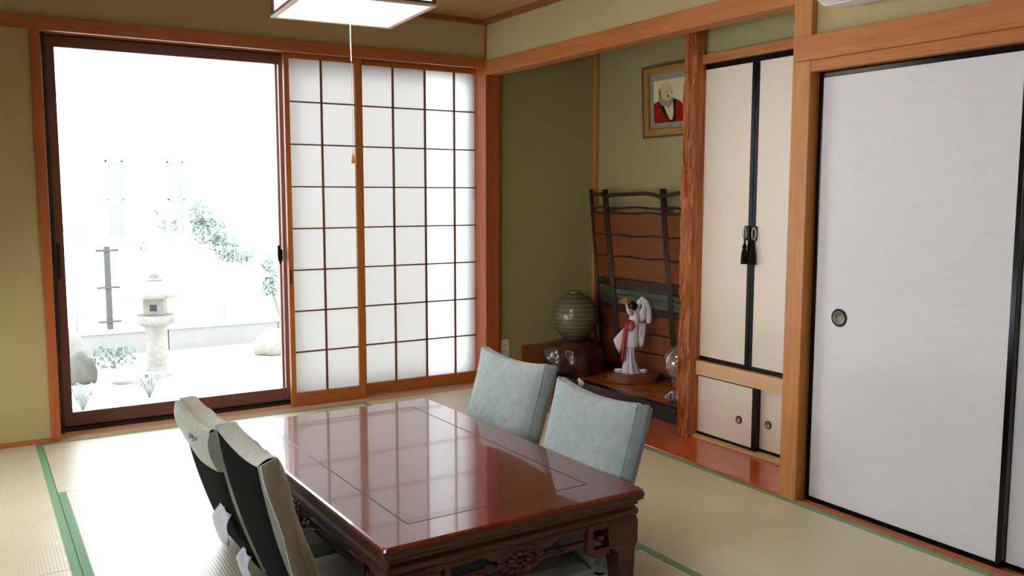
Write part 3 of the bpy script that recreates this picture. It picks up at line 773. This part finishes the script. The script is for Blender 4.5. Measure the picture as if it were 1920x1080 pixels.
# moulding below the top
m = MB(); m.loft([rr_ring(HX-d, HY-d, z, 0.008) for d, z in [(0.05, 0.262), (0.020, 0.262), (0.014, 0.270), (0.014, 0.284), (0.022, 0.292), (0.026, 0.300), (0.05, 0.300)]])
obj('moulding', m, TABLE_D, tb, local=True)
def apron(length, par, Mx):
    """local: a along the side, y depth (0 = outer face), z up"""
    L = length/2; m = MB()
    m.prism([(-L, 0.262), (L, 0.262), (L, 0.235), (L-0.12, 0.240), (0.13, 0.243), (0.10, 0.225), (-0.10, 0.225), (-0.13, 0.243), (-L+0.12, 0.240), (-L, 0.235)], 0.0, 0.02, Mx)
    ap = obj('apron', m, TABLE_D, par, 0.002, local=True)
    m = MB().prism([(-L+0.09, 0.212), (L-0.09, 0.212), (L-0.09, 0.194), (0.10, 0.192), (-0.10, 0.192), (-L+0.09, 0.194)], 0.002, 0.018, Mx)
    obj('lower_rail', m, TABLE_D, ap, 0.002, local=True)
    # carved medallion: leafy scrolls
    m = MB()
    for k in range(15):
        a = 2*PI*k/15; rr = 0.055
        cx, cz = rr*1.25*math.cos(a), 0.212+rr*0.62*math.sin(a)
        q = MB().ellipsoid((cx, 0.006, cz), (0.017, 0.012, 0.012), 8, 6); m.add([tuple(Mx @ Vector(p)) for p in q.v], q.f)
    for k in range(9):
        a = 2*PI*k/9+0.3
        q = MB().ellipsoid((0.032*math.cos(a), 0.002, 0.212+0.018*math.sin(a)), (0.014, 0.012, 0.009), 8, 6); m.add([tuple(Mx @ Vector(p)) for p in q.v], q.f)
    for s in (-1, 1):
        for k in range(4):
            q = MB().ellipsoid((s*(0.085+0.022*k), 0.005, 0.203+0.010*math.sin(k*2.0)), (0.016, 0.010, 0.008-0.001*k), 8, 6); m.add([tuple(Mx @ Vector(p)) for p in q.v], q.f)
    obj('carved_medallion', m, TABLE_D, ap, smooth=True, local=True)
ax, ay = HX-0.030, HY-0.030
for Mx, ln in ((Matrix.Translation((0, -ay, 0)), 2*ax), (Matrix.Translation((0, ay, 0)) @ Matrix.Rotation(PI, 4, 'Z'), 2*ax),
           (Matrix.Translation((-ax, 0, 0)) @ Matrix.Rotation(-PI/2, 4, 'Z'), 2*ay), (Matrix.Translation((ax, 0, 0)) @ Matrix.Rotation(PI/2, 4, 'Z'), 2*ay)):
    apron(ln-0.16, tb, Mx)
for sx in (-1, 1):
    for sy in (-1, 1):
        x1, y1 = sx*(HX-0.016), sy*(HY-0.016)
        def lx(d): return x1-sx*d
        def ly(d): return y1-sy*d
        # profile of the leg from shoulder to foot
        m = MB()
        rows = [(0.262, 0.004, 0.118), (0.245, 0.0, 0.120), (0.175, 0.0, 0.112), (0.165, 0.004, 0.090), (0.150, 0.006, 0.076), (0.06, 0.008, 0.068), (0.03, 0.006, 0.072), (0.012, 0.0, 0.084), (0.0015, 0.0, 0.084)]
        m.loft([[(lx(a), ly(a), z), (lx(b), ly(a), z), (lx(b), ly(b), z), (lx(a), ly(b), z)] for z, a, b in rows])
        lg = obj('leg', m, TABLE_D, tb, 0.004, local=True)
        # scroll brackets with a square opening on both outer faces
        for face in (0, 1):
            if face == 0: MM = Matrix.Translation((x1, y1, 0)) @ Matrix.Diagonal((-sx, -sy, 1, 1))
            else: MM = Matrix.Translation((x1, y1, 0)) @ Matrix(((0, -sx, 0, 0), (-sy, 0, 0, 0), (0, 0, 1, 0), (0, 0, 0, 1)))
            m = MB()
            for q in (((0.118, 0.262), (0.196, 0.262), (0.196, 0.244), (0.118, 0.244)), ((0.176, 0.246), (0.196, 0.246), (0.200, 0.200), (0.196, 0.166), (0.180, 0.160), (0.172, 0.180)),
                      ((0.110, 0.182), (0.174, 0.180), (0.186, 0.162), (0.168, 0.154), (0.110, 0.158)), ((0.134, 0.222), (0.156, 0.222), (0.156, 0.204), (0.134, 0.204))):
                m.prism(list(q), 0.006, 0.030, MM)
            obj('scroll_bracket', m, TABLE_D, lg, 0.003, local=True)

# ------------------------------------------------------------------ floor chairs
def chair(label, loc, rz, cover, rear_flap, Hh=0.56, Wd=0.53, lean=18, tagpos=None, seed=0):
    """local: person faces +x; the back rises at x=0 and leans to -x"""
    t = thing('floor_chair', label, 'chair', loc, rz, 'legless floor chairs around the low table')
    L = (Hh-0.03)/math.cos(math.radians(lean)); ln = math.radians(lean)
    up = Vector((-math.sin(ln), 0, math.cos(ln))); nf = Vector((math.cos(ln), 0, math.sin(ln))); o = Vector((0.0, 0, 0.03))
    TH = 0.070 if cover is FABB else 0.060
    def P(u, s, d):       # u in -1..1 across, s 0..1 up, d out of the front (m)
        sag = -0.022*(1-u*u)*(s**3) if s > 0 else 0
        pin = 1-0.035*math.sin(PI*s)
        bow = -0.02*math.sin(PI*min(1, s*0.9))
        return o+up*(L*s+sag)+Vector((0, 1, 0))*(u*Wd/2*pin)+nf*(d+bow)
    def puff(u, s):
        e = (1-abs(u)**3.2)*(1-abs(2*s-1)**4)
        w = 0.004*noise.noise(Vector((u*3+seed, s*4, 1.0)))+0.003*noise.noise(Vector((u*9+seed, s*9, 3)))
        edge = 0.006*math.sin(u*11+seed)*max(0, abs(2*s-1)-0.7)
        return max(0, e)**0.6*0.036+w*min(1, e*3)+edge
    nu, nv = 28, 28
    m = MB(); m.grid(lambda a, b: tuple(P(2*a-1, b, TH/2+puff(2*a-1, b))), nu, nv)
    # top and side wrap
    m.grid(lambda a, b: tuple(P(2*a-1, 1.0+0.018*math.sin(PI*b), TH/2-TH*b)), nu, 4)
    for sgn in (-1, 1):
        m.grid(lambda a, b, sgn=sgn: tuple(P(sgn*(1+0.03*math.sin(PI*a)), b, TH/2-TH*a)), 4, nv)
    c = obj('back_cover', m, cover, t, smooth=True, local=True)
    m = MB(); m.grid(lambda a, b: tuple(P(2*a-1, b*1.0, -TH/2-0.012*(max(0, (1-abs(2*a-1)**4)*(1-abs(2*b-1)**6)))**0.5)), 20, 20)
    m.grid(lambda a, b: tuple(P(2*a-1, -0.02*math.sin(PI*b), -TH/2+TH*b)), 20, 3)
    obj('backing', m, FABK, t, smooth=True, local=True)
    for sgn in (-1, 1):
        m = MB(); m.grid(lambda a, b, sgn=sgn: tuple(P(sgn*(1.0+0.115*a+0.01*math.sin(b*14+seed)*a), 0.04+0.965*b, TH/2-0.006-(0.030 if cover is FABB else 0.045)*a+0.006*math.sin(b*10+seed*2)*a)), 3, 20)
        obj('side_flange', m, FABS if cover is FABB else cover, t, smooth=True, local=True, solid=0.005)
    if rear_flap:
        def flap(a, b):
            u = 2*a-1; depth = 0.155-0.065*(max(0, u)**2)-0.02*max(0, -u)
            s = 1.0-b*depth/L
            d = -TH/2-0.016-0.010*math.sin(PI*b)-0.009*abs(math.sin(u*15+1))*min(1.0, 4*b)*(1-b)
            return tuple(P(u*1.01, s, d))
        m = MB(); m.grid(flap, 60, 10); m.grid(lambda a, b: tuple(P((2*a-1)*1.01, 1.005+0.012*math.sin(PI*b), -TH/2-0.018+0.022*b)), 40, 3)
        for sgn in (0.0, 1.0):
            m.grid(lambda a, b, sgn=sgn: tuple(Vector(flap(sgn, b)).lerp(P((2*sgn-1)*1.01, 1.0-b*0.15/L, -TH/2+0.012), a)), 3, 10)
        rf = obj('rear_flap', m, FABW, t, smooth=True, local=True)
        hp = [tuple(P(-0.25+0.30*k/8, 0.925-0.02*math.sin(PI*k/8), -TH/2-0.030-0.010*math.sin(PI*k/8))) for k in range(9)]
        obj('carry_loop', MB().tube(hp, [(0.004, 0.009)]*9, 8), TAG, rf, smooth=True, local=True)
    # seat pad
    m = MB()
    def seat(a, b):
        u = 2*a-1; e = max(0, (1-abs(u)**4)*(1-abs(2*b-1)**4))
        return (0.02+0.44*b, u*Wd/2, 0.050+0.035*e**0.5)
    m.grid(seat, 20, 20)
    rim = lambda z, g: [(0.02-g, -Wd/2-g, z), (0.46+g, -Wd/2-g, z), (0.46+g, Wd/2+g, z), (0.02-g, Wd/2+g, z)]
    m.loft([rim(0.0015, -0.006), rim(0.01, 0.0), rim(0.050, 0.0)])
    obj('seat_pad', m, cover, t, smooth=False, local=True, bevel=0.004)
    if tagpos:
        for (y0, s0, w, h) in tagpos:
            m = MB()
            m.grid(lambda a, b: tuple(P((y0+w*a)/(Wd/2), s0-h*b*(1-0.3*a)/L+0.02*a, -TH/2-0.010-0.5*h*math.sin(b*1.4)-0.008*math.sin(a*5+b*6))), 6, 8)
            obj('cloth_tag', m, TAG, t, smooth=True, local=True, solid=0.0015)
    return t
# right-hand pair face the table (toward -x)
chair('blue-grey covered floor chair nearest the paper screens', (1.838, 3.215, 0), PI+0.03, FABB, 0, 0.57, 0.50, 18, None, 1)
chair('blue-grey covered floor chair in front of the dancer figurine', (1.730, 2.485, 0), PI-0.03, FABB, 0, 0.57, 0.495, 18, [(-0.225, 1.035, 0.022, 0.035)], 2)
# left-hand pair face the table (toward +x)
chair('floor chair with cream pleated rear flap, nearer the window', (0.80, 3.07, 0), 0.03, FABW, 2, 0.535, 0.47, 15, [(-0.20, 0.42, 0.13, 0.10), (-0.235, 0.13, 0.09, 0.08)], 3)
chair('floor chair with plain black back, nearest the viewer', (0.815, 2.545, 0), 0.0, FABW, 0, 0.555, 0.45, 16, None, 4)

# ------------------------------------------------------------------ pendant lamp
lp = thing('pendant_lamp', 'square Japanese pendant lamp with glowing white panels', 'lamp', (1.352, 3.408, 1.995), -0.065)
LF = wood('lamp_frame_pale', (176, 150, 128), (198, 172, 148), 'x', 0.5)
LD = wood('lamp_frame_dark', (62, 42, 36), (88, 62, 52), 'z', 0.5)
EM = emit_mat('lit_diffuser', (255, 240, 214), LAMP_E)
EMS = emit_mat('lit_side_paper', (255, 250, 246), 2.2)
h = 0.261; w = 0.024
m = MB().box(-h, -h+w, -h, h, 0, 0.010).box(h-w, h, -h, h, 0, 0.010).box(-h+w, h-w, -h, -h+w, 0, 0.010).box(-h+w, h-w, h-w, h, 0, 0.010)
obj('bottom_frame', m, LF, lp, 0.002, local=True)
obj('diffuser', B(-h+w, h-w, -h+w, h-w, 0.004, 0.008), EM, lp, local=True)
h2 = h-0.012
for sx in (-1, 1):
    for sy in (-1, 1):
        obj('corner_post', B(sx*h2-0.008, sx*h2+0.008, sy*h2-0.008, sy*h2+0.008, 0.010, 0.20), LD, lp, 0.002, local=True)
for ax_ in (0, 1):
    for s in (-1, 1):
        q = (-h2+0.008, h2-0.008, s*(h2-0.002)-0.001, s*(h2-0.002)+0.001) if ax_ == 0 else (s*(h2-0.002)-0.001, s*(h2-0.002)+0.001, -h2+0.008, h2-0.008)
        pn = obj('side_panel', B(*q, 0.012, 0.19), EMS, lp, local=True)
        q = (-h2+0.008, h2-0.008, s*h2-0.006, s*h2+0.006) if ax_ == 0 else (s*h2-0.006, s*h2+0.006, -h2+0.008, h2-0.008)
        obj('side_rail', MB().box(*q, 0.010, 0.020).box(*q, 0.19, 0.20), LD, lp, local=True)
obj('top_plate', B(-h2, h2, -h2, h2, 0.20, 0.208), LF, lp, local=True)
obj('hanging_stem', MB().lathe([(0.008, 0.208), (0.008, 0.37), (0.05, 0.375), (0.055, 0.394)], (0, 0), 14), LD, lp, local=True)
M = lp.matrix_basis
pull_local = (0.0, 0.0)
obj('pull_cord', MB().tube([(-0.006, 0.0, 0.004), (-0.006, 0, -0.12), (-0.004, 0.0, -0.19)], 0.0018, 6), WHITE, lp, local=True)
obj('pull_string', MB().tube([(-0.004, 0.0, -0.185), (-0.004, 0, -0.558)], 0.0008, 5), plain('grey_string', (120, 120, 120), 0.7), lp, local=True)
obj('pull_knob', MB().lathe([(0.001, -0.557), (0.004, -0.558), (0.005, -0.567), (0.008, -0.586), (0.008, -0.594), (0.001, -0.597)], (-0.004, 0), 12), plain('amber_knob', (196, 124, 56), 0.35), lp, smooth=True, local=True)

# ------------------------------------------------------------------ garden outside
GZ = -0.40
GR = plain('pale_garden_gravel', (214, 210, 200), 0.95, 0.1, var=0.12, vs=30, bump=0.3, bs=80)
STONE = plain('weathered_granite', (104, 103, 98), 0.9, 0.1, var=0.16, vs=22, bump=0.4, bs=50)
STONE_D = plain('dark_rock', (66, 66, 62), 0.9, 0.1, var=0.25, vs=10, bump=0.5, bs=20)
CONC = plain('pale_concrete', (104, 104, 102), 0.9, 0.1, var=0.06, vs=5)
HOUSE = plain('white_siding', (236, 236, 236), 0.8, 0.2, var=0.02)
struct('ground', B(-8, 14, 5.42, 22, GZ-0.1, GZ), GR, 'pale gravel ground of the garden')
struct('wall_outer_foundation', B(-8, 14, 5.22, 5.42, GZ-0.1, -0.05), CONC, 'concrete footing under the window')
ln_ = thing('stone_lantern', 'weathered stone garden lantern with wide cap outside the window', 'lantern', (1.445, 8.61, GZ))
cx, cy = 1.445, 8.61
def hexl(rows, n=6, rot=0.3): return MB().loft([[(cx+r*math.cos(rot+2*PI*i/n), cy+r*math.sin(rot+2*PI*i/n), z) for i in range(n)] for r, z in rows])
obj('pedestal', MB().lathe([(0.16, GZ), (0.16, GZ+0.04), (0.10, GZ+0.06), (0.088, GZ+0.1), (0.085, 0.02), (0.10, 0.06), (0.11, 0.08), (0.001, 0.08)], (cx, cy), 20), STONE, ln_, smooth=False)
obj('platform', hexl([(0.13, 0.075), (0.185, 0.105), (0.195, 0.13), (0.195, 0.165), (0.18, 0.175)]), STONE, ln_, 0.006)
m = hexl([(0.128, 0.176), (0.128, 0.325)], 4, PI/4-0.35)
fb = obj('firebox', m, STONE, ln_, 0.005)
mm_ = Matrix.Translation((cx, cy, 0)) @ Matrix.Rotation(-0.35, 4, 'Z')
for k in (0, 3):
    q = MB().box(-0.030, 0.030, -0.0935, -0.0895, 0.215, 0.275); R4 = mm_ @ Matrix.Rotation(k*PI/2, 4, 'Z')
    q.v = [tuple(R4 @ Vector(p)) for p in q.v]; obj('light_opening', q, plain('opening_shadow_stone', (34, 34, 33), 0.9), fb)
obj('cap', MB().loft([[(cx+r*(1+0.04*math.cos(6*2*PI*i/30))*math.cos(2*PI*i/30), cy+r*(1+0.04*math.cos(6*2*PI*i/30))*math.sin(2*PI*i/30), z) for i in range(30)] for r, z in [(0.12, 0.325), (0.245, 0.345), (0.255, 0.37), (0.20, 0.425), (0.12, 0.475), (0.08, 0.49), (0.001, 0.49)]]), STONE, ln_, smooth=True)
obj('jewel', MB().lathe([(0.072, 0.49), (0.075, 0.505), (0.045, 0.512), (0.055, 0.53), (0.058, 0.56), (0.04, 0.585), (0.012, 0.60), (0.001, 0.605)], (cx, cy), 18), STONE, ln_, smooth=True)
# boundary wall and mesh fence
bw = thing('boundary_wall', 'low concrete garden wall below the wire fence', 'wall', (1.5, 10, GZ))
for k in range(9):
    obj('wall_block', B(-3+k*1.2+0.004, -3+(k+1)*1.2-0.004, 9.98, 10.10, GZ, -0.17), CONC, bw, 0.004)
obj('coping', B(-3, 7.8, 9.96, 10.12, -0.17, -0.135), plain('white_coping', (224, 224, 220), 0.9), bw, 0.004)
METAL = plain('grey_fence_steel', (46, 47, 48), 0.5, var=0.04); METW = plain('pale_wire', (104, 106, 106), 0.5)
fn = thing('wire_fence', 'pale wire mesh fence with grey post beyond the lantern', 'fence', (1.23, 10.04, -0.135))
for px in (-0.77, 1.235, 3.24, 5.24):
    p = obj('fence_post', B(px-0.03, px+0.03, 10.03, 10.07, -0.135, 0.74), METAL, fn, 0.004)
    for z in (0.70, 0.31, -0.05): obj('clamp', B(px-0.11, px+0.11, 10.015, 10.03, z-0.012, z+0.012), METAL, p, 0.003)
m = MB()
x = -2.6
while x < 6: m.box(x, x+0.005, 10.04, 10.045, -0.12, 0.69); x += 0.05
for z in (-0.05, 0.31, 0.685): m.box(-2.6, 6, 10.035, 10.045, z, z+0.010)
tag(obj('wire_mesh', m, METW, fn), 'pale wire mesh', kind='stuff')
# neighbour house
hs = thing('neighbour_house', 'white neighbouring house with tall narrow windows behind the fence', 'house', (3, 15, GZ))
obj('facade', B(-7, 12, 15.0, 15.2, GZ, 2.73), HOUSE, hs)
obj('eave', B(-7, 12, 14.9, 15.2, 2.73, 2.80), plain('eave_grey', (110, 111, 112), 0.7), hs)
obj('upper_wall', B(-7, 12, 15.1, 15.3, 2.80, 5.4), HOUSE, hs)
PANE = plain('grey_window_glass', (84, 86, 86), 0.7)
for x0 in (1.90, 2.80):
    f = obj('window', MB().box(x0-0.03, x0, 14.97, 15.0, 0.62, 1.81).box(x0+0.2, x0+0.23, 14.97, 15.0, 0.62, 1.81).box(x0-0.03, x0+0.23, 14.97, 15.0, 1.78, 1.81).box(x0-0.03, x0+0.23, 14.97, 15.0, 1.19, 1.215), HOUSE, hs)
    obj('pane', B(x0, x0+0.2, 14.985, 14.998, 0.65, 1.78), PANE, f)
    obj('window_sill', B(x0-0.12, x0+0.34, 14.93, 15.0, 0.50, 0.525), plain('sill_grey', (84, 84, 84), 0.7), hs, 0.003)
# planting
LEAF = [plain('leaf_green', (70, 88, 80), 0.7, var=0.25, vs=6), plain('leaf_pale', (96, 104, 98), 0.7, var=0.25, vs=6)]
BARK = plain('grey_bark', (104, 100, 94), 0.9)
def leaves(center, rad, n, size, seed, flatz=1.0):
    n = int(n*1.5)
    rd = random.Random(seed); m = MB()
    for _ in range(n):
        while True:
            p = Vector((rd.uniform(-1, 1), rd.uniform(-1, 1), rd.uniform(-1, 1)))
            if p.length < 1: break
        p = Vector(center)+Vector((p.x*rad[0], p.y*rad[1], p.z*rad[2]))
        a = Vector((rd.uniform(-1, 1), rd.uniform(-1, 1), rd.uniform(-1, 1))).normalized()*size*rd.uniform(0.6, 1.3); b = a.orthogonal().normalized()*size*0.35
        m.add([p-a, p+b-a*0.1, p+a, p-b-a*0.1], [(0, 1, 2, 3)])
    return m
def shrub(name, label, base, clumps, trunk, mi, seed, size=0.04, cat='shrub'):
    t = thing(name, label, cat, base)
    obj('trunk', MB().tube([tuple(p) for p in trunk], [0.02*(1-0.6*i/(len(trunk)-1)) for i in range(len(trunk))], 7), BARK, t, smooth=True)
    m = MB()
    for k, (c, r, n) in enumerate(clumps): q = leaves(c, r, n, size, seed+k); m.add(q.v, q.f)
    o = obj('foliage', m, LEAF[mi], t); o['kind'] = 'stuff'
    return t
shrub('garden_tree', 'green leafy tree in front of the right house window', (3.1, 12.5, GZ),
      [((2.72, 12.5, 1.02), (0.16, 0.2, 0.22), 130), ((2.86, 12.5, 0.78), (0.26, 0.25, 0.20), 200), ((3.0, 12.4, 0.60), (0.22, 0.2, 0.14), 130), ((3.22, 12.5, 0.42), (0.28, 0.2, 0.09), 120)],
      [(3.0, 12.5, GZ), (2.98, 12.5, 0.1), (2.9, 12.5, 0.6), (2.75, 12.5, 1.0)], 0, 11, 0.045, 'tree')
shrub('garden_tree', 'thin sapling rising behind the stone lantern', (1.75, 10.0-0.6, GZ),
      [((1.66, 9.4, 0.98), (0.10, 0.1, 0.07), 45), ((1.62, 9.4, 1.12), (0.05, 0.05, 0.06), 26), ((1.80, 9.4, 0.97), (0.06, 0.06, 0.06), 30), ((1.50, 9.4, 0.76), (0.06, 0.06, 0.05), 24)],
      [(1.66, 9.4, GZ), (1.66, 9.4, 0.2), (1.67, 9.4, 0.7), (1.72, 9.4, 1.1)], 1, 21, 0.03, 'tree')
shrub('garden_shrub', 'sparse pale shrub at the far left of the view outside', (1.0, 12.0, GZ),
      [((1.12, 12, 1.0), (0.3, 0.2, 0.3), 120), ((1.55, 12, 1.15), (0.25, 0.2, 0.2), 90), ((0.9, 12, 0.8), (0.2, 0.2, 0.2), 60)],
      [(1.1, 12, GZ), (1.12, 12, 0.3), (1.2, 12, 1.0)], 1, 31, 0.035)
shrub('garden_shrub', 'shrub with dark arching stem near the window lock', (2.10, 7.2, GZ),
      [((2.13, 7.2, 0.68), (0.10, 0.1, 0.12), 70), ((2.10, 7.2, 0.52), (0.07, 0.1, 0.08), 50)],
      [(2.22, 7.2, GZ), (2.2, 7.2, 0.2), (2.13, 7.2, 0.45), (2.10, 7.2, 0.60)], 0, 41, 0.03)
shrub('garden_shrub', 'low green shrub between the rock and the lantern', (1.10, 9.2, GZ),
      [((1.16, 9.2, GZ+0.12), (0.22, 0.15, 0.12), 120)], [(1.15, 9.2, GZ), (1.15, 9.2, GZ+0.1)], 0, 51, 0.035)
for k, (x0, y0, lab) in enumerate(((0.70, 7.5, 'clump of long grassy leaves low left outside the window'), (1.22, 7.7, 'clump of long grassy leaves nearer the lantern'))):
    g = thing('grass_clump', lab, 'plant', (x0, y0, GZ)); m = MB(); rd = random.Random(60+k)
    for _ in range(46):
        a = rd.uniform(0, 2*PI); L_ = rd.uniform(0.14, 0.26); d = Vector((math.cos(a), math.sin(a), 0)); s = d.cross(Vector((0, 0, 1)))*0.008
        p0 = Vector((x0, y0, GZ)); p1 = p0+d*L_*0.45+Vector((0, 0, L_*0.8)); p2 = p0+d*L_*1.1+Vector((0, 0, L_*0.55))
        m.add([p0-s, p0+s, p1+s, p1-s, p2], [(0, 1, 2, 3), (3, 2, 4)])
    obj('blades', m, LEAF[1], g)['kind'] = 'stuff'
def rock(loc, r, mat, label, seed):
    t = thing('garden_rock', label, 'rock', (loc[0], loc[1], GZ))
    m = MB().ellipsoid((loc[0], loc[1], GZ+r[2]*0.6), r, 18, 12, lambda th, ph: 1+0.22*noise.noise(Vector((math.cos(th)*math.cos(ph)*1.6+seed, math.sin(th)*math.cos(ph)*1.6, math.sin(ph)*1.6))))
    m.v = [(x, y, max(z, GZ+0.001)) for x, y, z in m.v]
    obj('stone', m, mat, t, smooth=True)
rock((0.80, 8.6), (0.13, 0.12, 0.17), STONE_D, 'dark upright garden rock by the left window frame', 1)
rock((0.66, 9.15), (0.24, 0.18, 0.30), STONE, 'pale boulder behind the dark garden rock', 2)
rock((1.16, 8.45), (0.16, 0.12, 0.07), STONE, 'low flat pale stone right of the dark rock', 3)
rock((2.72, 9.2), (0.22, 0.2, 0.16), STONE, 'pale rock at the right side of the garden', 4)
bpy.context.view_layer.update()
